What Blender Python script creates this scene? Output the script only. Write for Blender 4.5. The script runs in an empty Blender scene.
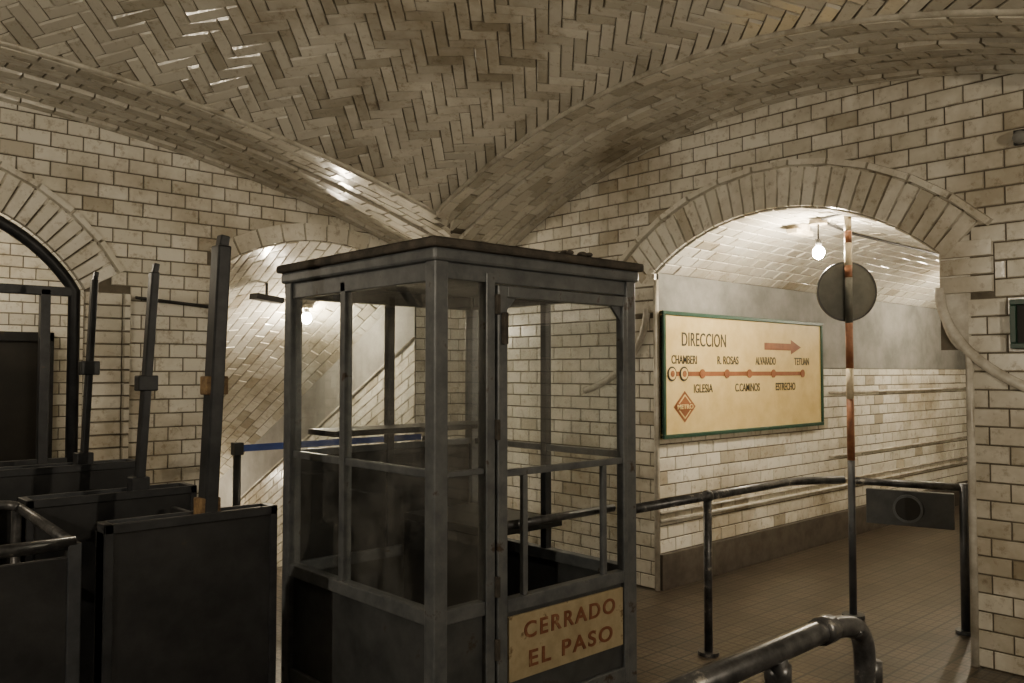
import bpy, math, random
from mathutils import Vector, Matrix
random.seed(7)
D=bpy.data
SC=bpy.context.scene
def link(o):
    SC.collection.objects.link(o); return o
# ---------------- materials ----------------
def newmat(name):
    m=D.materials.new(name); m.use_nodes=True
    nt=m.node_tree; b=nt.nodes['Principled BSDF']
    return m,nt,b
def ramp(nt,stops):
    r=nt.nodes.new('ShaderNodeValToRGB')
    e=r.color_ramp.elements
    while len(e)<len(stops): e.new(.5)
    for i,(p,c) in enumerate(stops):
        e[i].position=p; e[i].color=(*c,1)
    return r
def noise(nt,scale,detail=4,rough=.6):
    g=nt.nodes.new('ShaderNodeNewGeometry')
    n=nt.nodes.new('ShaderNodeTexNoise'); n.inputs['Scale'].default_value=scale
    n.inputs['Detail'].default_value=detail; n.inputs['Roughness'].default_value=rough
    nt.links.new(g.outputs['Position'],n.inputs['Vector'])
    return n
def mul(nt,a,b,fac=1.0,mode='MULTIPLY'):
    m=nt.nodes.new('ShaderNodeMix'); m.data_type='RGBA'; m.blend_type=mode
    m.inputs[0].default_value=fac
    nt.links.new(a,m.inputs[6]); nt.links.new(b,m.inputs[7])
    return m.outputs[2]
def tile_mat(name,stops,rough=.22,dirt=.75):
    m,nt,b=newmat(name)
    a=nt.nodes.new('ShaderNodeAttribute'); a.attribute_name='tr'
    r=ramp(nt,stops); nt.links.new(a.outputs['Fac'],r.inputs['Fac'])
    n1=noise(nt,.9,6,.65); r1=ramp(nt,[(.34,(.48,.42,.33)),(.52,(1,1,1))]); nt.links.new(n1.outputs['Fac'],r1.inputs['Fac'])
    n2=noise(nt,16,6,.75); r2=ramp(nt,[(.32,(.42,.35,.26)),(.46,(1,1,1))]); nt.links.new(n2.outputs['Fac'],r2.inputs['Fac'])
    c=mul(nt,r.outputs['Color'],r1.outputs['Color'],dirt)
    c=mul(nt,c,r2.outputs['Color'],dirt*.8)
    nt.links.new(c,b.inputs['Base Color'])
    n3=noise(nt,9,3); mr=nt.nodes.new('ShaderNodeMapRange')
    mr.inputs[3].default_value=rough-.08; mr.inputs[4].default_value=rough+.16
    nt.links.new(n3.outputs['Fac'],mr.inputs[0]); nt.links.new(mr.outputs[0],b.inputs['Roughness'])
    b.inputs['Specular IOR Level'].default_value=.65
    n4=noise(nt,35,2); bp=nt.nodes.new('ShaderNodeBump'); bp.inputs['Strength'].default_value=.3; bp.inputs['Distance'].default_value=.004
    nt.links.new(n4.outputs['Fac'],bp.inputs['Height']); nt.links.new(bp.outputs[0],b.inputs['Normal'])
    return m
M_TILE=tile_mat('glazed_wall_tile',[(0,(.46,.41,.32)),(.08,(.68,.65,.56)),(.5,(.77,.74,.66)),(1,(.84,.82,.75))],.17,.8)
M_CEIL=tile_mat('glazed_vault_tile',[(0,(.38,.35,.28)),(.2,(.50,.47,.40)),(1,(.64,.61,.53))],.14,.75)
def rough_mat(name,c1,c2,scale,rough=.7,metal=0,bump=.3,c3=None,lo=.35,hi=.65):
    m,nt,b=newmat(name)
    n=noise(nt,scale,7,.65)
    st=[(lo,c1),(hi,c2)]
    if c3: st.append((min(hi+.06,1),c3))
    r=ramp(nt,st); nt.links.new(n.outputs['Fac'],r.inputs['Fac'])
    nt.links.new(r.outputs['Color'],b.inputs['Base Color'])
    b.inputs['Roughness'].default_value=rough; b.inputs['Metallic'].default_value=metal
    bp=nt.nodes.new('ShaderNodeBump'); bp.inputs['Strength'].default_value=bump; bp.inputs['Distance'].default_value=.005
    nt.links.new(n.outputs['Fac'],bp.inputs['Height']); nt.links.new(bp.outputs[0],b.inputs['Normal'])
    return m
M_GROUT=rough_mat('grout',(.09,.076,.056),(.17,.145,.11),6,.9)
M_PLASTER=rough_mat('grey_plaster',(.15,.15,.14),(.27,.265,.25),3,.75,0,.5)
M_PLINTH=rough_mat('plinth_stone',(.05,.04,.032),(.10,.085,.07),8,.6)
M_IRON=rough_mat('painted_iron',(.030,.034,.042),(.065,.070,.080),7,.42,.2,.25,(.12,.07,.04),.35,.68)
M_IRON2=rough_mat('painted_iron_dark',(.014,.015,.018),(.034,.035,.038),5,.4,.2,.3,(.06,.045,.03),.35,.66)
M_POST=rough_mat('post_black_paint',(.016,.018,.022),(.04,.042,.048),9,.4,.2,.3,(.10,.06,.035),.35,.68)
M_BOOTH=rough_mat('booth_grey_paint',(.075,.083,.095),(.15,.16,.17),9,.4,.1,.25,(.06,.042,.03),.32,.62)
M_BOOTHP=rough_mat('booth_panel_paint',(.035,.038,.043),(.085,.09,.095),4,.42,.1,.25,(.05,.035,.025),.32,.62)
M_ROOF=rough_mat('booth_roof_rust',(.03,.027,.024),(.10,.085,.07),10,.8,0,.6)
M_RUST=rough_mat('rusty_plate',(.07,.035,.018),(.26,.17,.08),25,.7)
M_TUBE=rough_mat('worn_tube',(.035,.036,.040),(.11,.11,.115),14,.33,.5,.2,(.36,.34,.31),.36,.60)
M_CREAM=rough_mat('cream_sign',(.64,.47,.19),(.77,.60,.28),5,.45,0,.05)
M_SIGNG=rough_mat('green_frame',(.01,.045,.028),(.02,.07,.045),8,.35)
M_RED=rough_mat('sign_brown_red',(.20,.065,.022),(.30,.11,.04),12,.5,0,.05)
M_LETTER=rough_mat('faded_letter_red',(.16,.05,.025),(.25,.10,.05),18,.6,0,.05,(.36,.24,.13),.35,.62)
M_BLACK=rough_mat('sign_black',(.02,.018,.012),(.04,.035,.025),12,.5,0,.05)
M_PLATE=rough_mat('old_plate',(.34,.27,.16),(.46,.38,.24),10,.6,0,.15,(.18,.12,.06),.30,.60)
M_WHITEP=rough_mat('pole_cream',(.45,.38,.27),(.62,.55,.42),20,.5)
M_REDP=rough_mat('pole_red',(.16,.06,.03),(.27,.11,.05),20,.5)
M_DARK=rough_mat('dark_door',(.01,.01,.01),(.022,.02,.018),4,.6)
M_BLUE=rough_mat('blue_tape',(.02,.05,.22),(.03,.07,.30),4,.6,0,0)
M_DISC=rough_mat('disc_grey',(.05,.052,.046),(.09,.09,.08),7,.5,.2)
# floor
def floor_mat():
    m,nt,b=newmat('floor_tiles')
    g=nt.nodes.new('ShaderNodeNewGeometry')
    def brick(w,ms,c1,c2,mc):
        t=nt.nodes.new('ShaderNodeTexBrick'); t.offset=0
        t.inputs['Scale'].default_value=1; t.inputs['Brick Width'].default_value=w; t.inputs['Row Height'].default_value=w
        t.inputs['Mortar Size'].default_value=ms; t.inputs['Mortar Smooth'].default_value=.3
        t.inputs['Color1'].default_value=(*c1,1); t.inputs['Color2'].default_value=(*c2,1); t.inputs['Mortar'].default_value=(*mc,1)
        nt.links.new(g.outputs['Position'],t.inputs['Vector']); return t
    t1=brick(.15,.009,(.135,.108,.078),(.085,.07,.052),(.02,.017,.013))
    t2=brick(.05,.006,(1,1,1),(.85,.85,.85),(.4,.38,.35))
    n=noise(nt,2,5); r=ramp(nt,[(.3,(.55,.5,.45)),(.65,(1,1,1))]); nt.links.new(n.outputs['Fac'],r.inputs['Fac'])
    c=mul(nt,t1.outputs['Color'],t2.outputs['Color']); c=mul(nt,c,r.outputs['Color'])
    nt.links.new(c,b.inputs['Base Color']); b.inputs['Roughness'].default_value=.32
    bp=nt.nodes.new('ShaderNodeBump'); bp.inputs['Strength'].default_value=.7; bp.inputs['Distance'].default_value=.005
    cc=mul(nt,t1.outputs['Color'],t2.outputs['Color'])
    nt.links.new(cc,bp.inputs['Height']); nt.links.new(bp.outputs[0],b.inputs['Normal'])
    return m
M_FLOOR=floor_mat()
def glass_mat():
    m=D.materials.new('dusty_glass'); m.use_nodes=True; nt=m.node_tree; nt.nodes.clear()
    o=nt.nodes.new('ShaderNodeOutputMaterial'); t=nt.nodes.new('ShaderNodeBsdfTransparent'); t.inputs[0].default_value=(.93,.95,.94,1)
    g=nt.nodes.new('ShaderNodeBsdfGlossy'); g.inputs['Roughness'].default_value=.02
    d=nt.nodes.new('ShaderNodeBsdfDiffuse'); d.inputs[0].default_value=(.55,.54,.50,1)
    lw=nt.nodes.new('ShaderNodeLayerWeight'); lw.inputs[0].default_value=.5
    pw=nt.nodes.new('ShaderNodeMath'); pw.operation='POWER'; pw.inputs[1].default_value=4
    ma=nt.nodes.new('ShaderNodeMath'); ma.operation='MULTIPLY_ADD'; ma.inputs[1].default_value=.85; ma.inputs[2].default_value=.09
    nt.links.new(lw.outputs['Facing'],pw.inputs[0]); nt.links.new(pw.outputs[0],ma.inputs[0])
    m1=nt.nodes.new('ShaderNodeMixShader'); m2=nt.nodes.new('ShaderNodeMixShader')
    n=noise(nt,3,7,.75); mr=nt.nodes.new('ShaderNodeMapRange'); mr.inputs[1].default_value=.42; mr.inputs[2].default_value=.75; mr.inputs[3].default_value=.02; mr.inputs[4].default_value=.22
    nt.links.new(n.outputs['Fac'],mr.inputs[0])
    nt.links.new(ma.outputs[0],m1.inputs[0]); nt.links.new(t.outputs[0],m1.inputs[1]); nt.links.new(g.outputs[0],m1.inputs[2])
    nt.links.new(mr.outputs[0],m2.inputs[0]); nt.links.new(m1.outputs[0],m2.inputs[1]); nt.links.new(d.outputs[0],m2.inputs[2])
    nt.links.new(m2.outputs[0],o.inputs[0]); return m
M_GLASS=glass_mat()
def emis(name,col,s):
    m,nt,b=newmat(name); b.inputs['Base Color'].default_value=(1,1,1,1)
    b.inputs['Emission Color'].default_value=(*col,1); b.inputs['Emission Strength'].default_value=s; return m
# ---------------- helpers ----------------
def mesh(name,vs,fs,mat,parent=None,smooth=False):
    me=D.meshes.new(name); me.from_pydata([tuple(v) for v in vs],[],fs); me.update()
    o=link(D.objects.new(name,me)); me.materials.append(mat)
    if smooth:
        for p in me.polygons: p.use_smooth=True
    if parent: o.parent=parent
    return o
def empty(name):
    e=D.objects.new(name,None); e.empty_display_size=.1; return link(e)
def box(name,lo,hi,mat,parent=None,bev=.004):
    x0,y0,z0=lo; x1,y1,z1=hi
    vs=[(x0,y0,z0),(x1,y0,z0),(x1,y1,z0),(x0,y1,z0),(x0,y0,z1),(x1,y0,z1),(x1,y1,z1),(x0,y1,z1)]
    fs=[(0,3,2,1),(4,5,6,7),(0,1,5,4),(1,2,6,5),(2,3,7,6),(3,0,4,7)]
    o=mesh(name,vs,fs,mat,parent)
    if bev:
        b=o.modifiers.new('b','BEVEL'); b.width=bev; b.segments=2
    return o
def beam(name,a,b,w,h,mat,parent=None,bev=.004):
    a=Vector(a); b=Vector(b); d=(b-a); L=d.length; d.normalize()
    up=Vector((0,0,1)) if abs(d.z)<.9 else Vector((1,0,0))
    s=d.cross(up).normalized(); u=s.cross(d)
    vs=[]
    for t in (a,b):
        for i,j in ((-1,-1),(1,-1),(1,1),(-1,1)): vs.append(t+s*i*w/2+u*j*h/2)
    fs=[(0,1,2,3),(7,6,5,4),(0,4,5,1),(1,5,6,2),(2,6,7,3),(3,7,4,0)]
    o=mesh(name,vs,fs,mat,parent)
    if bev:
        m=o.modifiers.new('b','BEVEL'); m.width=bev; m.segments=2
    return o
def smoothpath(pts,r=.08,n=6):
    pts=[Vector(p) for p in pts]; out=[pts[0]]
    for i in range(1,len(pts)-1):
        a,b,c=pts[i-1],pts[i],pts[i+1]
        d1=(a-b); d2=(c-b); k=min(r,d1.length/2,d2.length/2)
        p=b+d1.normalized()*k; q=b+d2.normalized()*k
        for j in range(n+1):
            t=j/n; out.append(p*(1-t)**2+b*2*t*(1-t)+q*t*t)
    out.append(pts[-1]); return out
def tube(name,pts,r,mat,parent=None,bend=0,seg=12):
    if bend: pts=smoothpath(pts,bend)
    pts=[Vector(p) for p in pts]
    vs=[];fs=[]
    prev=None
    for i,p in enumerate(pts):
        if i==0: d=pts[1]-p
        elif i==len(pts)-1: d=p-pts[i-1]
        else: d=pts[i+1]-pts[i-1]
        d.normalize()
        if prev is None:
            up=Vector((0,0,1)) if abs(d.z)<.9 else Vector((1,0,0)); s=d.cross(up).normalized()
        else:
            s=(prev-d*prev.dot(d)).normalized()
        prev=s; u=s.cross(d)
        for k in range(seg):
            a=2*math.pi*k/seg; vs.append(p+s*math.cos(a)*r+u*math.sin(a)*r)
    for i in range(len(pts)-1):
        for k in range(seg):
            a=i*seg+k; b=i*seg+(k+1)%seg
            fs.append((a,b,b+seg,a+seg))
    fs.append(tuple(range(seg))[::-1]); fs.append(tuple(range((len(pts)-1)*seg,len(pts)*seg)))
    return mesh(name,vs,fs,mat,parent,True)
def disc(name,c,r,axis,th,mat,parent=None,seg=40,r_in=0):
    c=Vector(c); ax=Vector(axis).normalized()
    s=ax.cross(Vector((0,0,1)));
    if s.length<.1: s=Vector((1,0,0))
    s.normalize(); u=s.cross(ax); vs=[];fs=[]
    for side in (-1,1):
        for k in range(seg):
            a=2*math.pi*k/seg; vs.append(c+ax*th/2*side+(s*math.cos(a)+u*math.sin(a))*r)
    if r_in:
        for side in (-1,1):
            for k in range(seg):
                a=2*math.pi*k/seg; vs.append(c+ax*th/2*side+(s*math.cos(a)+u*math.sin(a))*r_in)
        for k in range(seg):
            j=(k+1)%seg
            fs+= [(k,j,seg+j,seg+k),(2*seg+k,3*seg+k,3*seg+j,2*seg+j),(k,2*seg+k,2*seg+j,j),(seg+k,seg+j,3*seg+j,3*seg+k)]
    else:
        for k in range(seg):
            j=(k+1)%seg; fs.append((k,j,seg+j,seg+k))
        fs.append(tuple(range(seg))[::-1]); fs.append(tuple(range(seg,2*seg)))
    return mesh(name,vs,fs,mat,parent)
def sphere(name,c,r,mat,parent=None,sz=1):
    vs=[];fs=[];n=16;m=10
    for i in range(m+1):
        t=math.pi*i/m
        for k in range(n):
            a=2*math.pi*k/n; vs.append((c[0]+r*math.sin(t)*math.cos(a),c[1]+r*math.sin(t)*math.sin(a),c[2]+r*sz*math.cos(t)))
    for i in range(m):
        for k in range(n):
            j=(k+1)%n; fs.append((i*n+k,(i+1)*n+k,(i+1)*n+j,i*n+j))
    return mesh(name,vs,fs,mat,parent,True)
def text(name,body,x0,x1,zc,y,h,mat,parent,bold=.0,sp=1.0):
    cu=D.curves.new(name,'FONT'); cu.body=body; cu.size=1; cu.extrude=.01; cu.align_x='LEFT'; cu.offset=bold; cu.space_character=sp
    o=link(D.objects.new(name,cu)); cu.materials.append(mat)
    bpy.context.view_layer.update()
    dx,dy=o.dimensions[0],o.dimensions[1]
    bb=o.bound_box; mx=min(b[0] for b in bb); my=min(b[1] for b in bb)
    sx=(x1-x0)/dx; sy=h/dy
    o.rotation_euler=(math.pi/2,0,0); o.scale=(sx,sy,.15)
    o.location=(x0-mx*sx,y,zc-h/2-my*sy)
    if parent: o.parent=parent
    return o
# tile mesh
class Tiles:
    def __init__(s): s.v=[];s.f=[];s.a=[]
    def poly(s,pts,mp,inw,gap=.0025,bev=.005,lift=.008,tilt=.004,su=1,sv=1):
        n=len(pts); cu=sum(p[0] for p in pts)/n; cv=sum(p[1] for p in pts)/n
        def ins(p,d):
            du=(cu-p[0]); dv=(cv-p[1]); 
            if n!=4 or mp is mpc:
                L=math.hypot(du,dv); 
                if L<1e-6: return p
                k=min(.9,d*1.6/L); return (p[0]+du*k,p[1]+dv*k)
            a=min(abs(du)*su,d)/su*(1 if du>0 else -1); b=min(abs(dv)*sv,d)/sv*(1 if dv>0 else -1)
            return (p[0]+a,p[1]+b)
        e=.01
        P0=mp(cu,cv); Pu=mp(cu+e/su,cv)-P0; Pv=mp(cu,cv+e/sv)-P0
        N=Pu.cross(Pv).normalized()
        iv=Vector(inw)
        if N.dot(iv)<0: N=-N
        ta=random.uniform(-tilt,tilt)/.1; tb=random.uniform(-tilt,tilt)/.1
        b=len(s.v); r=random.random()
        for p in pts: 
            q=ins(p,gap); s.v.append(mp(*q)-N*.002)
        for p in pts:
            q=ins(p,gap+bev); s.v.append(mp(*q)+N*(lift+ta*(q[0]-cu)*su+tb*(q[1]-cv)*sv))
        s.f.append(tuple(b+n+i for i in range(n)))
        for i in range(n):
            j=(i+1)%n; s.f.append((b+i,b+j,b+n+j,b+n+i))
        s.a+=[r]*(2*n)
    def rect(s,u0,u1,v0,v1,mp,inw,**k):
        if u1-u0<.02 or v1-v0<.015: return
        s.poly([(u0,v0),(u1,v0),(u1,v1),(u0,v1)],mp,inw,**k)
    def build(s,name,mat,parent=None):
        o=mesh(name,s.v,s.f,mat,parent)
        at=o.data.attributes.new('tr','FLOAT','POINT'); at.data.foreach_set('value',s.a)
        return o
mpc=None
def brickrows(T,u0,u1,v0,v1,mp,inw,excl=None,top=None,tw=.2,th=.1,**k):
    r=0; v=v0
    while v<v1-.01:
        vt=min(v+th,v1); ex=excl((v+vt)/2) if excl else []
        u=u0-(tw/2 if r%2 else 0)
        while u<u1:
            a=max(u,u0); b=min(u+tw,u1); segs=[(a,b)]
            for (e0,e1) in ex:
                ns=[]
                for (p,q) in segs:
                    if q<=e0 or p>=e1: ns.append((p,q))
                    else:
                        if p<e0: ns.append((p,e0))
                        if q>e1: ns.append((e1,q))
                segs=ns
            for p,q in segs:
                if top and v>top((p+q)/2)+.08: continue
                T.rect(p,q,v,vt,mp,inw,**k)
            u+=tw
        v=vt; r+=1
# arch definition
class Arch:
    def __init__(s,u0,u1,spring,crown):
        s.u0,s.u1,s.sp=u0,u1,spring; s.c=(u0+u1)/2; a=(u1-u0)/2; h=crown-spring
        s.r=(a*a+h*h)/(2*h); s.zc=crown-s.r; s.ha=math.asin(min(1,a/s.r)) if h<a else math.pi-math.asin(a/s.r)
    def top(s,u):
        return s.zc+math.sqrt(max(0,s.r**2-(u-s.c)**2))
    def half(s,z,ex):
        rr=s.r+ex; q=rr*rr-(z-s.zc)**2
        return math.sqrt(q) if q>0 else 0
def ring(T,A,w,mp2,inw,tw=.085,lift=.022,r_off=0,ext=0):
    n=max(4,int((2*A.ha*(A.r+w/2))/tw)); 
    mp=lambda t,rr: mp2(A.c+rr*math.sin(t),A.zc+rr*math.cos(t))
    h=A.ha+ext
    for i in range(n):
        t0=-h+2*h*i/n; t1=-h+2*h*(i+1)/n
        T.rect(t0,t1,A.r+r_off,A.r+r_off+w,mp,inw,su=A.r,lift=lift,tilt=.003)
# ---------------- vault functions ----------------
ZC=2.84; AP=3.40
CX,CY=.4,2.78
XW,YW=5.0,6.16
XI,YI=3.96,5.16
def Rof(a,d): return (a*a+d*d)/(2*d)
RF=Rof(YI-CY,AP-ZC); RG=Rof(XI-CX,AP-ZC)
f=lambda y: AP-RF+math.sqrt(RF**2-(y-CY)**2)
g=lambda x: AP-RG+math.sqrt(RG**2-(x-CX)**2)
YR=CY-(YW-CY)
def fold(y): return y if y>=YR else 2*YR-y
def cz(x,y):
    y=fold(y); y=min(max(y,YR),YW)
    inx=2*CX-XI<=x<=XI+1e-6; iny=2*CY-YI-1e-6<=y<=YI+1e-6
    if inx and iny: return f(y)+g(x)-ZC
    if iny: return f(y)
    if inx: return g(x)
    return max(f(y),g(x))
XL=2*CX-XW; YB=-4.6
# ---------------- ceiling ----------------
xs=sorted(set([round(XL+i*(XW-XL)/90,4) for i in range(91)]+[XI,XI+.001,2*CX-XI]))
ys=sorted(set([round(YB+i*(YW-YB)/110,4) for i in range(111)]+[YI,YI+.001,YR]))
vs=[(x,y,cz(x,y)+.001) for y in ys for x in xs]; nx=len(xs)
fs=[(j*nx+i,j*nx+i+1,(j+1)*nx+i+1,(j+1)*nx+i) for j in range(len(ys)-1) for i in range(nx-1)]
ceil=mesh('ceiling',vs,fs,M_GROUT)
T=Tiles(); mpc=lambda x,y: Vector((x,y,cz(x,y))); mpb=lambda x,y: Vector((x,y,cz(x,y))); DN=(0,0,-1)
def clip(poly,axis,val,sign):
    out=[]
    for i in range(len(poly)):
        a=poly[i]; b=poly[(i+1)%len(poly)]
        ia=(a[axis]-val)*sign<=0; ib=(b[axis]-val)*sign<=0
        if ia: out.append(a)
        if ia!=ib:
            t=(val-a[axis])/(b[axis]-a[axis]); out.append((a[0]+t*(b[0]-a[0]),a[1]+t*(b[1]-a[1])))
    return out
W=.074; c45=math.sqrt(.5)
def herring(x0,x1,y0,y1):
    cx=(x0+x1)/2; cy=(y0+y1)/2; N=90
    for a in range(-N,N):
        for b in range(-N//3,N//3):
            ox=a+6*b; oy=a
            for (p,q,r,s) in ((0,0,3,1),(3,-2,4,1)):
                R=[]
                for (u,v) in ((p,q),(r,q),(r,s),(p,s)):
                    U=(ox+u)*W; V=(oy+v)*W
                    R.append((cx+(U-V)*c45,cy+(U+V)*c45))
                P=R
                mxx=max(t[0] for t in P); mnx=min(t[0] for t in P); mxy=max(t[1] for t in P); mny=min(t[1] for t in P)
                if mxx<x0 or mnx>x1 or mxy<y0 or mny>y1: continue
                def insetp(d):
                    Q=[]
                    for (u,v) in ((p*W+d,q*W+d),(r*W-d,q*W+d),(r*W-d,s*W-d),(p*W+d,s*W-d)):
                        U=ox*W+u; V=oy*W+v; Q.append((cx+(U-V)*c45,cy+(U+V)*c45))
                    return Q
                if mxx<x1 and mnx>x0 and mxy<y1 and mny>y0:
                    A=insetp(.002); B=insetp(.008)
                    b0=len(T.v); rr=random.random()
                    mu=sum(t[0] for t in B)/4; mv=sum(t[1] for t in B)/4
                    ta=random.uniform(-.07,.07); tb=random.uniform(-.07,.07)
                    for t in A: T.v.append(mpc(*t)-Vector((0,0,.001)))
                    for t in B: T.v.append(mpc(*t)-Vector((0,0,.010+ta*(t[0]-mu)+tb*(t[1]-mv))))
                    T.f.append((b0+4,b0+5,b0+6,b0+7))
                    for i in range(4):
                        j=(i+1)%4; T.f.append((b0+i,b0+j,b0+4+j,b0+4+i))
                    T.a+=[rr]*8
                    continue
                P=clip(P,0,x1,1); 
                if len(P)>2: P=clip(P,0,x0,-1)
                if len(P)>2: P=clip(P,1,y1,1)
                if len(P)>2: P=clip(P,1,y0,-1)
                if len(P)<3: continue
                ar=abs(sum(P[i][0]*P[(i+1)%len(P)][1]-P[(i+1)%len(P)][0]*P[i][1] for i in range(len(P))))/2
                if ar<.001: continue
                T.poly(P,mpc,DN,gap=.003,bev=.006,lift=.010,tilt=.004)
herring(2*CX-XI,XI,2*CY-YI,YI)
# rib bands
nB=10; wx=(XW-XI)/nB; wy=(YW-YI)/nB
def yxrows(xa,ya,yb,corner):
    for r in range(nB):
        x=xa+r*wx; y=ya-(.1 if r%2 else 0)
        while y<yb:
            a=max(y,ya); b=min(y+.2,yb); m=(a+b)/2
            if (not corner(x+.05,m)): T.rect(x,x+wx,a,b,mpb,DN,lift=.010 if r not in(0,4,5,9) else .03)
            y+=.2
def xyrows(xa,xb,ya,corner):
    for r in range(nB):
        y=ya+r*wy; x=xa-(.1 if r%2 else 0)
        while x<xb:
            a=max(x,xa); b=min(x+.2,xb); m=(a+b)/2
            if (not corner(m,y+.05)): T.rect(a,b,y,y+wy,mpb,DN,lift=.010 if r not in(0,4,5,9) else .03)
            x+=.2
yxrows(XI,YR,YW,lambda x,y: (y>YI or y<2*CY-YI) and f(y)<g(x))
xyrows(XL,XW,YI,lambda x,y: x>XI and f(y)>=g(x))
xyrows(XL,XW,YR,lambda x,y: x>XI and f(y)>=g(x))
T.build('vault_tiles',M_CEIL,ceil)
def ridge(name,pts,r,mat=None,parent=None):
    return tube(name,pts,r,mat or M_CEILR,parent,0,8)
M_CEILR=rough_mat('bullnose_glaze',(.32,.29,.23),(.60,.57,.49),6,.2,0,.15)
n=60
ridge('rib_edge_1',[(XI,y,cz(XI,y)-.006) for y in [YR+1+(YI-YR-1)*i/n for i in range(n+1)]],.020,parent=ceil)
ridge('rib_edge_2',[(x,YI,cz(x,YI)-.006) for x in [XL+1+(XI-XL-1)*i/n for i in range(n+1)]],.020,parent=ceil)
xm=XI+5*wx
ridge('rib_edge_3',[(xm,y,cz(xm,y)-.012) for y in [YR+1+(YI+.35-YR-1)*i/n for i in range(n+1)]],.022,parent=ceil)
ridge('rib_edge_4',[(x,YI+.5,cz(x,YI+.5)-.012) for x in [XL+1+(XI+.3-XL-1)*i/n for i in range(n+1)]],.022,parent=ceil)
ridge('rib_edge_5',[(XW-.02,y,cz(XW-.02,y)-.01) for y in [YR+.02+(YW-YR-.04)*i/n for i in range(n+1)]],.026,parent=ceil)
ridge('rib_edge_6',[(x,YW-.02,cz(x,YW-.02)-.01) for x in [XL+.02+(XW-XL-.04)*i/n for i in range(n+1)]],.026,parent=ceil)
# ---------------- walls with openings ----------------
def wallmesh(name,u0,u1,mp,topf,archs,mat=M_GROUT,n=160,extra=[]):
    us=set(u0+(u1-u0)*i/n for i in range(n+1))
    for A in archs: us|={A.u0,A.u1}
    for t in extra: us|={t[0],t[1]}
    us=sorted(us); vs=[];fs=[]
    for a,b in zip(us[:-1],us[1:]):
        if b-a<1e-6: continue
        m=(a+b)/2; la=lb=0; solid=[]
        for A in archs:
            if A.u0<m<A.u1: la=A.top(a); lb=A.top(b)
        for (e0,e1,z,z2) in extra:
            if e0<m<e1:
                if z2: solid.append(z2)
                else: la=lb=z
        k=len(vs); vs+=[mp(a,la),mp(b,lb),mp(b,topf(b)+.06),mp(a,topf(a)+.06)]; fs.append((k,k+1,k+2,k+3))
        for z2 in solid:
            k=len(vs); vs+=[mp(a,0),mp(b,0),mp(b,z2),mp(a,z2)]; fs.append((k,k+1,k+2,k+3))
    return mesh(name,vs,fs,mat)
# right wall x=XW
mpX=lambda u,z: Vector((XW,u,z)); inX=(-1,0,0)
W0,W1=1.70,3.83
A1=Arch(1.84,3.92,2.27,2.67)
wr=wallmesh('wall_right',YB,YW,mpX,lambda u: cz(XW,u),[A1],extra=[(W0,A1.u0,1.72,0),(W1,A1.u1,0,2.31)])
T=Tiles()
def ex1(z):
    if z<2.03: return [(W0,W1)]
    if z<2.33: return [(A1.u0-.28,A1.u1+.28)]
    h=A1.half(z,.17); return [(A1.c-h,A1.c+h)] if h else []
brickrows(T,YB,YW,0,3.5,mpX,inX,ex1,lambda u:cz(XW,u))
ring(T,A1,.26,mpX,inX,ext=.03)
ring(T,A1,.05,mpX,inX,tw=.2,lift=.045,r_off=.262,ext=.06)
for k in range(3):
    T.rect(A1.u0-.28,A1.u0,2.03+k*.1,2.03+(k+1)*.1,mpX,inX,lift=.02)
    T.rect(W1,A1.u1+.28,2.03+k*.1,2.03+(k+1)*.1,mpX,inX,lift=.02)
T.build('wall_right_tiles',M_TILE,wr)
M_BN=rough_mat('bullnose_white',(.40,.36,.29),(.70,.67,.60),7,.25,0,.15)
prof=[(W0-.02,1.70),(W0,1.70)]+[(W0+(A1.u0-W0)*math.sin(t),1.72+.33*(1-math.cos(t))) for t in [math.pi/2*i/8 for i in range(9)]]+[(A1.u0,2.30),(W0-.02,2.36)]
k=len(prof); vs=[(XW-.004,p[0],p[1]) for p in prof]+[(13,p[0],p[1]) for p in prof]
mesh('corbel',vs,[tuple(range(k))]+[(i,(i+1)%k,k+(i+1)%k,k+i) for i in range(k)],M_BN,wr)
ridge('jamb_edge_1',[(XW-.005,W1+.008,.0),(XW-.005,W1+.008,2.28)],.022,M_BN,wr)
ridge('jamb_edge_2',[(XW-.005,W0-.01,.0),(XW-.005,W0-.01,1.72)]+[(XW-.005,W0-.01+.14*math.sin(t),1.72+.33*(1-math.cos(t))) for t in [math.pi/2*i/8 for i in range(1,9)]],.022,M_BN,wr)
def flare(s,u): 
    pts=[]
    for i in range(21):
        t=i/20; a=t*math.pi/2*.8
        pts.append((XW-.012,u+s*(.0+.66*(1-math.cos(a))/.69*.95),2.07-.62*math.sin(a)/.95))
    return pts
ridge('flare_edge_1',flare(-1,A1.u0),.028,M_BN,wr)
ridge('flare_edge_2',flare(1,A1.u1),.028,M_BN,wr)
# left wall y=YW
mpY=lambda u,z: Vector((u,YW,z)); inY=(0,-1,0)
A2=Arch(2.66,4.50,2.40,2.68)
A3=Arch(-.32,1.72,2.15,2.74)
wl=wallmesh('wall_left',XL,XW,mpY,lambda u: cz(u,YW),[A2,A3])
T=Tiles()
def ex2(z):
    o=[]
    if z<2.40: o.append((A2.u0,A2.u1))
    else:
        h=A2.half(z,.09)
        if h:o.append((A2.c-h,A2.c+h))
    if z<2.2: o.append((A3.u0-.3,A3.u1+.3))
    else:
        h=A3.half(z,.2)
        if h:o.append((A3.c-h,A3.c+h))
    return o
brickrows(T,XL,XW,0,3.5,mpY,inY,ex2,lambda u:cz(u,YW))
ring(T,A2,.15,mpY,inY,tw=.2,lift=.015)
ring(T,A3,.25,mpY,inY,ext=.0)
ring(T,A3,.05,mpY,inY,tw=.2,lift=.045,r_off=.252)
z=0
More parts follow.
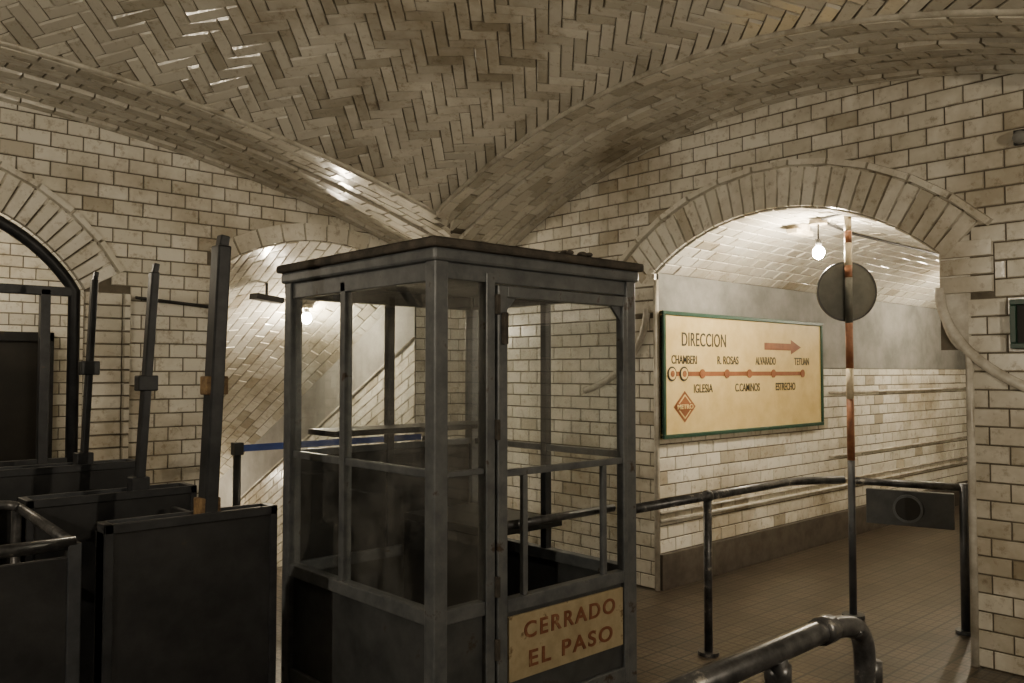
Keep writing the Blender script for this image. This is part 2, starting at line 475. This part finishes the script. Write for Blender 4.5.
while z<2.15:
    for a,b in ((A3.u1,A3.u1+.25),(A3.u0-.25,A3.u0)): T.rect(a,b,z,min(z+.0895,2.15),mpY,inY,lift=.022)
    for a,b in ((A3.u1+.25,A3.u1+.3),(A3.u0-.3,A3.u0-.25)): T.rect(a,b,z,min(z+.0895,2.15),mpY,inY,lift=.045)
    z+=.0895
T.build('wall_left_tiles',M_TILE,wl)
ridge('jamb_edge_3',[(A2.u0,YW-.005,0),(A2.u0,YW-.005,2.4)],.02,M_BN,wl)
# back walls
mesh('wall_back',[(XL,YB,0),(XW,YB,0),(XW,YB,3.6),(XL,YB,3.6)],[(0,1,2,3)],M_PLASTER)
mesh('wall_rear_side',[(XL,YB,0),(XL,YW,0),(XL,YW,3.6),(XL,YB,3.6)],[(0,1,2,3)],M_PLASTER)
# ---------------- floors ----------------
mesh('floor',[(XL,YB,0),(XW,YB,0),(XW,YW,0),(XL,YW,0),(XW,W0,0),(13,W0,0),(13,W1,0),(XW,W1,0),(-.7,YW,0),(2.3,YW,0),(2.3,8.2,0),(-.7,8.2,0),(A2.u0,YW,0),(A2.u1,YW,0),(A2.u1,6.4,0),(A2.u0,6.4,0)],[(0,1,2,3),(4,5,6,7),(8,9,10,11),(12,13,14,15)],M_FLOOR)
# ---------------- passage right ----------------
PX=13.0
pf=mesh('wall_passage',[(XW,W1,0),(PX,W1,0),(PX,W1,1.64),(XW,W1,1.64)],[(0,1,2,3)],M_GROUT)
mesh('plaster_band',[(XW,W1-.012,1.63),(PX,W1-.012,1.63),(PX,W1-.012,2.33),(XW,W1-.012,2.33),(XW,W1,1.63),(PX,W1,1.63)],[(0,1,2,3),(0,4,5,1)],M_PLASTER,pf)
T=Tiles(); brickrows(T,XW,PX,.26,1.63,lambda u,z: Vector((u,W1,z)),(0,-1,0))
T.build('passage_wall_tiles',M_TILE,pf)
pn=mesh('wall_passage_near',[(XW,W0,0),(PX,W0,0),(PX,W0,2.31),(XW,W0,2.31)],[(0,1,2,3)],M_GROUT)
T=Tiles(); brickrows(T,XW,PX,.26,1.63,lambda u,z: Vector((u,W0,z)),(0,1,0)); T.build('near_wall_tiles',M_TILE,pn)
pe=mesh('wall_passage_end',[(PX,W0,0),(PX,W1+.08,0),(PX,W1+.08,2.7),(PX,W0,2.7)],[(0,1,2,3)],M_GROUT)
T=Tiles(); brickrows(T,W0,W1,0,2.7,lambda u,z: Vector((PX,u,z)),(-1,0,0)); T.build('end_wall_tiles',M_TILE,pe)
box('baseboard_passage',(XW+.0,W1-.035,0),(PX,W1,.26),M_PLINTH)
tube('trim_1',[(XW,W1-.02,.50),(PX,W1-.02,.50)],.014,M_BN,pf)
tube('trim_2',[(XW,W1-.02,.56),(PX,W1-.02,.56)],.010,M_BN,pf)
tube('trim_3',[(XW+2.6,W1-.025,1.40),(PX,W1-.025,1.40)],.012,M_BN,pf)
tube('trim_4',[(XW+2.6,W1-.02,.80),(PX,W1-.02,.80)],.010,M_BN,pf)
def barrel(name,A,mp3,ulen,inw,mat=M_TILE,row=.1,slope=0):
    n=24; vs=[];fs=[]
    for i in range(n+1):
        t=-A.ha+2*A.ha*i/n
        for u in (0,ulen): vs.append(mp3(u,A.c+A.r*math.sin(t),A.zc+A.r*math.cos(t)))
    for i in range(n): fs.append((2*i,2*i+1,2*i+3,2*i+2))
    o=mesh(name,vs,fs,M_GROUT)
    T=Tiles(); mp=lambda u,t: mp3(u,A.c+A.r*math.sin(t),A.zc+A.r*math.cos(t))
    nr=int(2*A.ha*A.r/row)
    for k in range(nr):
        t0=-A.ha+2*A.ha*k/nr; t1=-A.ha+2*A.ha*(k+1)/nr; u=-(.1 if k%2 else 0)
        while u<ulen:
            T.rect(max(u,0),min(u+.2,ulen),t0,t1,mp,inw,sv=A.r,lift=.008); u+=.2
    T.build(name+'_tiles',mat,o); return o
barrel('ceiling_passage',A1,lambda u,s,z: Vector((XW+u,s,z)),PX-XW,DN)
# ---------------- stair passage ----------------
SL=.52; Y1=13.0
def zs(y): return -SL*max(0,y-YW)
ws=mesh('wall_stair',[(A2.u1,YW,0),(A2.u1,Y1,zs(Y1)-.2),(A2.u1,Y1,zs(Y1)+2.42),(A2.u1,YW,2.42),(A2.u1,YW,-.3)],[(0,4,1,2,3)],M_GROUT)
T=Tiles(); brickrows(T,YW,Y1,.0,1.9,lambda u,v: Vector((A2.u1,u,v+zs(u))),(-1,0,0)); T.build('stair_wall_tiles',M_TILE,ws)
mesh('stair_plaster_band',[(A2.u1-.012,YW,1.9),(A2.u1-.012,Y1,1.9+zs(Y1)),(A2.u1-.012,Y1,2.41+zs(Y1)),(A2.u1-.012,YW,2.41)],[(0,1,2,3)],rough_mat('stair_plaster',(.20,.19,.175),(.30,.29,.265),3,.8),ws)
tube('stair_band_edge',[(A2.u1-.02,YW,1.9),(A2.u1-.02,Y1,1.9+zs(Y1))],.014,M_BN,ws)
ws2=mesh('wall_stair_inner',[(A2.u0,YW,-.3),(A2.u0,Y1,zs(Y1)-.2),(A2.u0,Y1,zs(Y1)+2.42),(A2.u0,YW,2.42)],[(0,1,2,3)],M_GROUT)
T=Tiles(); brickrows(T,YW,Y1,.0,1.9,lambda u,v: Vector((A2.u0,u,v+zs(u))),(1,0,0)); T.build('stair_inner_tiles',M_TILE,ws2)
mesh('wall_stair_end',[(A2.u0,Y1,zs(Y1)-.4),(A2.u1,Y1,zs(Y1)-.4),(A2.u1,Y1,zs(Y1)+2.8),(A2.u0,Y1,zs(Y1)+2.8)],[(0,1,2,3)],M_PLASTER)
barrel('ceiling_stair',A2,lambda u,s,z: Vector((s,YW+u,z+zs(YW+u))),Y1-YW,DN)
vs=[];fs=[];y=6.4;z=0; a0=A2.u0+.015; a1=A2.u1-.015
while y<Y1-.35:
    k=len(vs); z2=z-.1664
    vs+=[(a0,y,z),(a1,y,z),(a1,y,z2),(a0,y,z2),(a1,y+.32,z2),(a0,y+.32,z2)]
    fs+=[(k,k+1,k+2,k+3),(k+3,k+2,k+4,k+5)]; z=z2; y+=.32
mesh('stair_flight',vs,fs,M_PLINTH)
# ---------------- recess behind left iron door ----------------
RA=Arch(-.7,2.3,2.25,3.0)
wb=mesh('wall_recess_back',[(-.7,8.2,0),(2.3,8.2,0),(2.3,8.2,3.1),(-.7,8.2,3.1)],[(0,1,2,3)],M_GROUT)
T=Tiles(); brickrows(T,-.7,2.3,0,3.1,lambda u,z: Vector((u,8.2,z)),(0,-1,0)); T.build('recess_back_tiles',M_TILE,wb)
wb2=mesh('wall_recess_side',[(2.3,YW,0),(2.3,8.2,0),(2.3,8.2,2.3),(2.3,YW,2.3),(-.7,YW,0),(-.7,8.2,0),(-.7,8.2,2.3),(-.7,YW,2.3)],[(0,1,2,3),(4,5,6,7)],M_GROUT)
T=Tiles(); brickrows(T,YW+.05,8.2,0,2.3,lambda u,z: Vector((2.3,u,z)),(-1,0,0)); T.build('recess_side_tiles',M_TILE,wb2)
barrel('ceiling_recess',RA,lambda u,s,z: Vector((s,YW+.1+u,z)),8.1-YW,DN)
e=empty('door_1')
box('leaf',(.5,8.12,0),(1.95,8.17,1.86),M_DARK,e)
box('jamb_a',(.42,8.10,0),(.5,8.17,1.94),M_IRON2,e); box('jamb_b',(1.95,8.10,0),(2.03,8.17,1.94),M_IRON2,e); box('head',(.42,8.10,1.86),(2.03,8.17,1.94),M_IRON2,e)
# iron arched gate
e=empty('iron_gate_frame'); yg=YW+.07
A3i=Arch(A3.u0+.04,A3.u1-.04,2.15,2.70)
pts=[(A3i.u1,yg,0.0),(A3i.u1,yg,2.15)]+[(A3i.c+A3i.r*math.sin(t),yg,A3i.zc+A3i.r*math.cos(t)) for t in [A3i.ha*(1-2*i/30) for i in range(1,30)]]+[(A3i.u0,yg,2.15),(A3i.u0,yg,0)]
tube('outer_arch',pts,.04,M_POST,e,0,8)
for i,x in enumerate((1.5,.7,-.1)): box('stile_%d'%i,(x-.03,yg-.03,0),(x+.03,yg+.03,2.15),M_POST,e)
box('transom',(A3i.u0,yg-.03,2.11),(A3i.u1,yg+.03,2.17),M_POST,e)
box('lock_rail',(A3i.u0,yg-.02,.95),(A3i.u1,yg+.02,1.02),M_POST,e)
box('kick_panel',(A3i.u0,yg-.008,.02),(A3i.u1,yg+.008,.95),M_IRON2,e)
# ---------------- ticket booth ----------------
bx0,by0=2.107,2.75; S=1.30; bx1,by1=bx0+S,by0+S; ZS=.58; ZT=2.03
e=empty('ticket_booth'); P=.07
for i,(x,y) in enumerate(((bx0,by0),(bx1-P,by0),(bx0,by1-P),(bx1-P,by1-P))):
    box('corner_post_%d'%i,(x,y,0),(x+P,y+P,ZT+.04),M_BOOTH,e,.006)
def rail(nm,face,a,b,z0,z1,mat=M_BOOTH,t=.045,off=.012):
    if face=='F': return box(nm,(bx0+a,by0+off,z0),(bx0+b,by0+off+t,z1),mat,e)
    if face=='B': return box(nm,(bx0+a,by1-off-t,z0),(bx0+b,by1-off,z1),mat,e)
    if face=='L': return box(nm,(bx0+off,by0+a,z0),(bx0+off+t,by0+b,z1),mat,e)
    if face=='R': return box(nm,(bx1-off-t,by0+a,z0),(bx1-off,by0+b,z1),mat,e)
for F in 'LRB':
    rail('top_rail_'+F,F,P,S-P,ZT-.05,ZT+.03)
    rail('sill_'+F,F,P,S-P,ZS-.03,ZS+.03,t=.06,off=.004)
    rail('base_'+F,F,P,S-P,0,.08)
    rail('panel_'+F,F,P,S-P,.08,ZS-.03,M_BOOTHP,.012,.03)
    rail('mid_rail_'+F,F,P,S-P,1.155,1.19,t=.03,off=.02)
rail('mullion_L','L',.72,.765,ZS,ZT)
rail('mullion_R','R',.60,.645,ZS,ZT,M_POST)
rail('mullion_B','B',.62,.665,ZS,ZT,M_POST)
rail('panel_B2','B',P,.62,ZS,1.155,M_IRON2,.012,.03)
rail('panel_B3','B',.665,S-P,ZS,1.155,M_IRON2,.012,.03)
# front : fixed side light + door
rail('top_rail_F','F',P,S-P,ZT-.04,ZT+.03)
rail('door_jamb','F',.285,.335,0,ZT,off=.004,t=.06)
rail('side_sill','F',P,.285,ZS-.03,ZS+.03,t=.05)
rail('side_panel','F',P,.285,0,ZS-.03,M_BOOTHP,.012,.03)
rail('side_mid','F',P,.285,1.155,1.18,t=.03,off=.02)
rail('door_stile_a','F',.345,.40,.04,ZT-.05,off=-.006,t=.05)
rail('door_stile_b','F',1.195,1.228,.04,ZT-.05,off=-.006,t=.05)
rail('door_top','F',.40,1.195,ZT-.10,ZT-.05,off=-.006,t=.05)
rail('door_sill','F',.40,1.195,.54,.60,off=-.006,t=.05)
rail('door_bottom','F',.40,1.195,.04,.12,off=-.006,t=.05)
rail('door_panel','F',.40,1.195,.12,.54,M_BOOTHP,.012,.015)
rail('door_mid','F',.40,1.195,1.135,1.165,off=0,t=.03)
rail('door_bar_a','F',.50,.53,.60,1.135,off=.0,t=.025)
rail('door_bar_b','F',1.04,1.07,.60,1.135,off=.0,t=.025)
for i,zz in enumerate((.35,.62,1.3,1.85)):
    rail('hinge_%d'%i,'F',.33,.352,zz,zz+.09,M_ROOF,.02,-.014)
box('door_handle',(bx0+.36,by0-.03,1.72),(bx0+.385,by0-.006,1.86),M_ROOF,e)
for sx,xx in ((1,.40),(-1,1.195)):
    mesh('gusset',[(bx0+xx,by0+.015,ZT-.10),(bx0+xx+sx*.07,by0+.015,ZT-.10),(bx0+xx,by0+.015,ZT-.17),(bx0+xx,by0+.03,ZT-.10),(bx0+xx+sx*.07,by0+.03,ZT-.10),(bx0+xx,by0+.03,ZT-.17)],[(0,1,2),(3,5,4),(1,4,5,2),(0,3,4,1),(0,2,5,3)],M_BOOTH,e)
# glass
def pane(nm,face,a,b,z0,z1):
    if face in 'FB':
        y=by0+.03 if face=='F' else by1-.03
        mesh(nm,[(bx0+a,y,z0),(bx0+b,y,z0),(bx0+b,y,z1),(bx0+a,y,z1)],[(0,1,2,3)],M_GLASS,e)
    else:
        x=bx0+.03 if face=='L' else bx1-.03
        mesh(nm,[(x,by0+a,z0),(x,by0+b,z0),(x,by0+b,z1),(x,by0+a,z1)],[(0,1,2,3)],M_GLASS,e)
for F in 'LRB': pane('glass_'+F,F,P,S-P,ZS,ZT)
pane('glass_side','F',P,.285,ZS,ZT)
pane('glass_door','F',.40,1.195,1.15,ZT-.1)
# interior counter + rail
box('counter',(bx0+.7,by0+.45,.76),(bx1-.08,by1-.1,.80),M_IRON2,e)
box('counter_front',(bx0+.7,by0+.45,.0),(bx0+.73,by1-.1,.76),M_IRON2,e)
tube('inner_rail',[(bx0+.35,by0+.09,.90),(bx1-.08,by0+.09,.90)],.02,M_TUBE,e)
box('inner_shelf',(bx0+.1,by1-.35,1.27),(bx1-.1,by1-.08,1.30),M_IRON2,e)
# roof
o=.035; n=14; vs=[];fs=[]
for j in range(n+1):
    for i in range(n+1):
        u=i/n; v=j/n
        h=.075*(1-abs(2*u-1)**2.2)*(1-abs(2*v-1)**2.2)
        vs.append((bx0-o+u*(S+2*o),by0-o+v*(S+2*o),ZT+.125+h))
for j in range(n):
    for i in range(n):
        k=j*(n+1)+i; fs.append((k,k+1,k+n+2,k+n+1))
mesh('roof_skin',vs,fs,M_ROOF,e,True)
box('roof_slab',(bx0-o,by0-o,ZT+.085),(bx1+o,by1+o,ZT+.126),M_ROOF,e,.012)
box('roof_cornice',(bx0-.015,by0-.015,ZT+.03),(bx1+.015,by1+.015,ZT+.086),M_BOOTH,e,.012)
for i in range(9):
    sphere('debris_%d'%i,(bx0+.75+random.uniform(0,.3),by0+.02+random.uniform(0,.12),ZT+.145),random.uniform(.012,.028),M_ROOF,e,.6)
# plate with text
box('closed_plate',(bx0+.41,by0-.004,.235),(bx0+1.185,by0+.012,.52),M_PLATE,e,.003)
text('word_cerrado','CERRADO',bx0+.50,bx0+1.12,.445,by0-.006,.075,M_LETTER,e,.02,1.25)
text('word_el_paso','EL PASO',bx0+.53,bx0+1.10,.315,by0-.006,.075,M_LETTER,e,.02,1.25)
# ---------------- direction sign ----------------
e=empty('direction_sign'); yS=W1-.03
e.location=(-.04,0,0)
sx0,sx1,sz0,sz1=5.03,7.45,1.105,2.05
box('board',(sx0,yS-.02,sz0),(sx1,yS+.005,sz1),M_CREAM,e,.003)
for nm,lo,hi in (('fr_b',(sx0,yS-.035,sz0),(sx1,yS+.005,sz0+.03)),('fr_t',(sx0,yS-.035,sz1-.03),(sx1,yS+.005,sz1)),('fr_l',(sx0,yS-.035,sz0+.03),(sx0+.03,yS+.005,sz1-.03)),('fr_r',(sx1-.03,yS-.035,sz0+.03),(sx1,yS+.005,sz1-.03))):
    box(nm,lo,hi,M_SIGNG,e,.004)
yF=yS-.022
def flat(nm,pts,mat,y=yF): mesh(nm,[(p[0],y,p[1]) for p in pts],[tuple(range(len(pts)))],mat,e)
text('t_direccion','DIRECCION',5.27,5.86,1.845,yF,.105,M_BLACK,e,.005,1.05)
flat('arrow',[(6.44,1.785),(6.44,1.845),(6.88,1.845),(6.88,1.88),(7.06,1.815),(6.88,1.75),(6.88,1.785)],M_RED)
flat('line',[(5.10,1.565),(7.12,1.565),(7.12,1.60),(5.10,1.60)],M_RED)
st=[5.14,5.29,5.53,5.87,6.2,6.58,7.08]
for i,x in enumerate(st):
    if i<2:
        disc('stop_%d'%i,(x,yF-.003,1.583),.055,(0,1,0),.004,M_BLACK,e,24); disc('stopw_%d'%i,(x,yF-.006,1.583),.042,(0,1,0),.004,M_CREAM,e,24); disc('stopc_%d'%i,(x,yF-.009,1.583),.024,(0,1,0),.004,M_RED,e,24)
    else: disc('stop_%d'%i,(x,yF-.003,1.583),.036,(0,1,0),.004,M_RED,e,24)
for t,a,b,z in (('CHAMBERI',5.14,5.46,1.69),('IGLESIA',5.42,5.67,1.47),('R. ROSAS',5.74,6.04,1.69),('C.CAMINOS',5.99,6.36,1.47),('ALVARADO',6.30,6.62,1.69),('ESTRECHO',6.62,6.95,1.47),('TETUAN',6.94,7.2,1.69)):
    text('t_'+t.lower(),t,a,b,z,yF,.066,M_BLACK,e,.01)
flat('diamond',[(5.30,1.215),(5.44,1.335),(5.30,1.455),(5.16,1.335)],M_RED)
flat('diamond_in',[(5.30,1.24),(5.41,1.335),(5.30,1.43),(5.19,1.335)],M_CREAM,yF-.002)
flat('diamond_in2',[(5.30,1.255),(5.395,1.335),(5.30,1.415),(5.205,1.335)],M_RED,yF-.004)
flat('metro_bar',[(5.19,1.31),(5.41,1.31),(5.41,1.36),(5.19,1.36)],M_RED,yF-.006)
text('t_metro','METRO',5.20,5.40,1.335,yF-.007,.035,M_CREAM,e,.02)
# sign at right edge on wall
e=empty('wall_sign'); box('board',(XW-.05,.3,1.72),(XW-.022,1.47,1.98),M_DARK,e)
for a,b,c,d in ((.3,1.47,1.72,1.75),(.3,1.47,1.95,1.98),(.3,.33,1.75,1.95),(1.44,1.47,1.75,1.95)): box('frame',(XW-.07,a,c),(XW-.02,b,d),M_SIGNG,e)
# ---------------- lamps ----------------
LC=(1,.86,.64)
def lamp(name,p,top,power,col=LC,r=.035,cable=None):
    e=empty(name); p=Vector(p)
    m=emis(name+'_glow',col,power/(math.pi*4*math.pi*r*r))
    sphere('bulb',p,r,m,e,1.15)
    tube('socket',[p+Vector((0,0,r*1.05)),p+Vector((0,0,r*1.05+.05))],.022,M_DARK,e)
    if top-.02>p.z+r*1.05+.06: tube('stem',[p+Vector((0,0,r*1.05+.05)),Vector((p.x,p.y,top-.02))],.006,M_DARK,e)
    disc('rose',(p.x,p.y,top-.03),.06,(0,0,1),.03,M_WHITEP,e,20)
    return e
lamp('pendant_bulb',(5.46,2.80,2.42),2.66,95,r=.04)
lamp('pendant_bulb.001',(9.2,2.80,2.42),2.66,75)
lamp('pendant_bulb.002',(3.84,6.95,2.09),2.225,75,r=.045)
lamp('pendant_bulb.003',(3.58,10.2,.25),.57,50)
lamp('pendant_bulb.004',(1.0,7.3,2.6),2.95,26)
lamp('added_fill_bulb',(-1.6,2.6,2.3),3.75,150)  # added fill light, out of view to the left, brightens walls and vault
lamp('added_fill_bulb.001',(2.4,-1.3,2.3),3.3,135)  # second added fill, unseen behind the camera, lights the vestibule from the right
e=empty('ceiling_conduit')
tube('pipe',[(5.2,2.45,2.625),(5.46,2.8,2.645),(6.2,2.9,2.645),(12.5,2.9,2.645)],.01,M_DARK,e)
e2=empty('junction_lamp'); disc('base',(5.62,3.02,2.63),.07,(0,0,1),.05,M_WHITEP,e2,20); box('body',(5.50,2.98,2.585),(5.74,3.06,2.62),M_WHITEP,e2)
e2=empty('stair_light_fixture'); beam('body',(3.20,6.70,2.24),(3.47,6.74,2.215),.12,.05,M_DARK,e2); beam('arm',(3.33,6.72,2.25),(3.33,6.72,2.36),.02,.02,M_DARK,e2)
# ---------------- striped pole with disc ----------------
e=empty('signal_pole'); px,py=5.375,2.55
segs=[(0,1.02,M_IRON),(1.02,1.42,M_REDP),(1.42,1.62,M_WHITEP),(1.62,1.92,M_REDP),(1.92,2.22,M_DISC),(2.22,2.30,M_REDP),(2.30,2.45,M_WHITEP),(2.45,2.53,M_REDP),(2.53,2.63,M_WHITEP)]
for i,(a,b,m) in enumerate(segs): tube('seg_%d'%i,[(px,py,a),(px,py,b)],.024,m,e)
fd=Vector((.678,.735,0)); 
disc('disc',Vector((px,py,2.13))+fd*.035,.195,fd,.008,M_DISC,e,48)
disc('disc_rim',Vector((px,py,2.13))+fd*.035,.2,fd,.014,M_IRON2,e,48,.188)
disc('foot',(px,py,.012),.07,(0,0,1),.024,M_IRON,e,24)
# ---------------- rails ----------------
e=empty('handrail'); yr=by0+.03; zr=.89
tube('top',[(bx1+.005,yr,zr),(5.05,yr,zr),(px-.02,py+.045,zr)],.026,M_TUBE,e,.1)
tube('post',[(4.08,yr,0),(4.08,yr,zr)],.024,M_TUBE,e)
disc('flange',(4.08,yr,.01),.06,(0,0,1),.02,M_TUBE,e,20)
sphere('joint',(4.08,yr,zr),.037,M_TUBE,e)
e=empty('gate_barrier'); qx,qy=5.56,1.93
tube('top',[(px,py-.03,zr),(qx,qy,zr-.005)],.024,M_TUBE,e)
tube('post',[(qx,qy,0),(qx,qy,zr+.02)],.028,M_IRON,e); disc('flange',(qx,qy,.01),.06,(0,0,1),.02,M_IRON,e,20)
a=Vector((px,py,0)); b=Vector((qx,qy,0)); dd=(b-a); pa=a+dd*.14; pb=a+dd*.92
beam('box_panel',pa+Vector((0,0,.735)),pb+Vector((0,0,.735)),.05,.22,M_BOOTHP,e)
nn=Vector((dd.y,-dd.x,0)).normalized()
if nn.dot(Vector((-1,-1,0)))<0: nn=-nn
cc=a+dd*.52+Vector((0,0,.735))+nn*.03
disc('lens',cc,.075,nn,.012,M_DARK,e,32); disc('lens_rim',cc,.088,nn,.02,M_BOOTH,e,32,.073)
e=empty('guard_rail')
y0=1.14
tube('top',[(.2,y0,.885),(2.30,y0,.885),(2.47,y0,.84),(2.50,y0,.0)],.031,M_TUBE,e,.1)
tube('post_a',[(1.98,y0,0),(1.98,y0,.88)],.026,M_TUBE,e)
tube('post_b',[(.6,y0,0),(.6,y0,.88)],.026,M_TUBE,e)
tube('elbow_collar',[(2.2,y0,.885),(2.26,y0,.885)],.038,M_TUBE,e)
tube('elbow_collar_b',[(2.497,y0,.68),(2.499,y0,.74)],.038,M_TUBE,e)
tube('tee_collar',[(1.98,y0,.80),(1.98,y0,.85)],.034,M_TUBE,e)
# ---------------- turnstile dividers ----------------
def divider(name,y,x0,x1,h,th,post_x,ptop,lean,pw=.075):
    e=empty(name)
    box('body',(x0,y-th/2,0.03),(x1,y+th/2,h-.03),M_IRON2,e,.006)
    box('plinth',(x0-.01,y-th/2-.01,0),(x1+.01,y+th/2+.01,.06),M_IRON2,e,.004)
    for i,xx in enumerate((x0,x1-.035)):
        box('edge_%d'%i,(xx,y-th/2-.008,.03),(xx+.035,y+th/2+.008,h),M_POST,e,.004)
    box('lip_a',(x0,y-th/2-.008,h-.04),(x1,y-th/2+.012,h),M_POST,e,.004)
    box('lip_b',(x0,y+th/2-.012,h-.04),(x1,y+th/2+.008,h),M_IRON,e,.004)
    beam('tall_post',(post_x,y,h-.06),(post_x+lean,y-.01,ptop),pw,pw*.7,M_POST,e,.008)
    beam('post_hook',(post_x+lean-.0,y-.01,ptop-.02),(post_x+lean+.01,y-.01,ptop+.045),pw*.6,pw*.5,M_POST,e,.006)
    box('post_clamp',(post_x-.045,y-.04,h-.03),(post_x+.045,y+.04,h+.06),M_RUST if name.endswith('er') else M_POST,e,.006)
    box('post_bracket',(post_x+lean*.5-.05,y-.04,h+.5),(post_x+lean*.5+.05,y+.03,h+.58),M_RUST if name.endswith('er') else M_POST,e,.006)
    return e
divider('turnstile_divider',3.56,1.07,1.80,1.0,.10,1.50,2.15,.045,.085)
divider('turnstile_divider.001',4.49,1.0,1.80,1.0,.16,1.53,2.12,.06,.06)
divider('turnstile_divider.002',5.18,.95,1.75,1.08,.16,1.46,2.13,.04,.05)
for i,y in enumerate((4.1,4.78)):
    e=empty('lane_flap' if i==0 else 'lane_flap.001')
    box('leaf',(1.62,y-.2,.25),(1.65,y+.2,.92),M_IRON2,e,.006)
    box('foot',(1.6,y-.03,0),(1.67,y+.03,.26),M_IRON,e)
e=empty('lane_guard')
tube('rail_top',[(.2,3.60,.93),(.99,3.60,.93)],.026,M_TUBE,e)
tube('rail_side',[(.98,3.64,.93),(.98,4.30,.96),(.95,4.40,.99),(.3,4.42,1.0)],.022,M_TUBE,e,.1)
tube('rail_low',[(.98,3.64,.68),(.98,4.36,.70)],.022,M_TUBE,e)
box('infill',(.2,3.585,.08),(.99,3.61,.88),M_IRON2,e,.004)
box('upright',(.96,3.575,0),(1.01,3.63,.93),M_IRON,e)
tube('leg',[(.96,4.40,0),(.96,4.40,.97)],.022,M_TUBE,e)
e=empty('lane_guard.001')
tube('rail',[(.2,5.0,1.02),(.85,5.0,1.02),(.93,5.0,.95),(.93,5.0,0)],.024,M_TUBE,e,.1)
tube('rail_b',[(.2,5.0,.72),(.93,5.0,.72)],.02,M_TUBE,e)
# stanchion & tape
e=empty('barrier_stanchion'); sx,sy=2.66,5.80
tube('post',[(sx,sy,.02),(sx,sy,1.05)],.028,M_IRON2,e); disc('base',(sx,sy,.015),.16,(0,0,1),.03,M_IRON2,e,30)
box('head',(sx-.035,sy-.035,1.0),(sx+.035,sy+.035,1.09),M_IRON2,e)
box('tape',(sx+.035,sy-.002,1.02),(4.3,sy+.002,1.07),M_BLUE,e,0)
tube('post_end',[(4.33,sy,.02),(4.33,sy,1.05)],.028,M_IRON2,e); disc('base_end',(4.33,sy,.015),.16,(0,0,1),.03,M_IRON2,e,30)
# small lamp on wall right
e=empty('wall_lamp'); box('plate',(XW-.05,1.36,2.80),(XW-.02,1.44,2.88),M_POST,e); sphere('globe',(XW-.08,1.40,2.83),.035,M_PLASTER,e)
# pipe on left wall
e=empty('wall_cable'); tube('cable',[(2.05,YW-.03,2.12),(2.62,YW-.03,2.08)],.012,M_DARK,e)
# ---------------- world, camera ----------------
w=D.worlds.new('World'); SC.world=w; w.use_nodes=True
w.node_tree.nodes['Background'].inputs[0].default_value=(1,.85,.65,1); w.node_tree.nodes['Background'].inputs[1].default_value=.01
cam=D.cameras.new('Camera'); cam.lens=29.5; cam.sensor_width=36; cam.clip_start=.05
co=link(D.objects.new('Camera',cam)); co.location=(0,0,1.6)
co.rotation_euler=(math.radians(92.05),0,math.radians(-42.7)); SC.camera=co
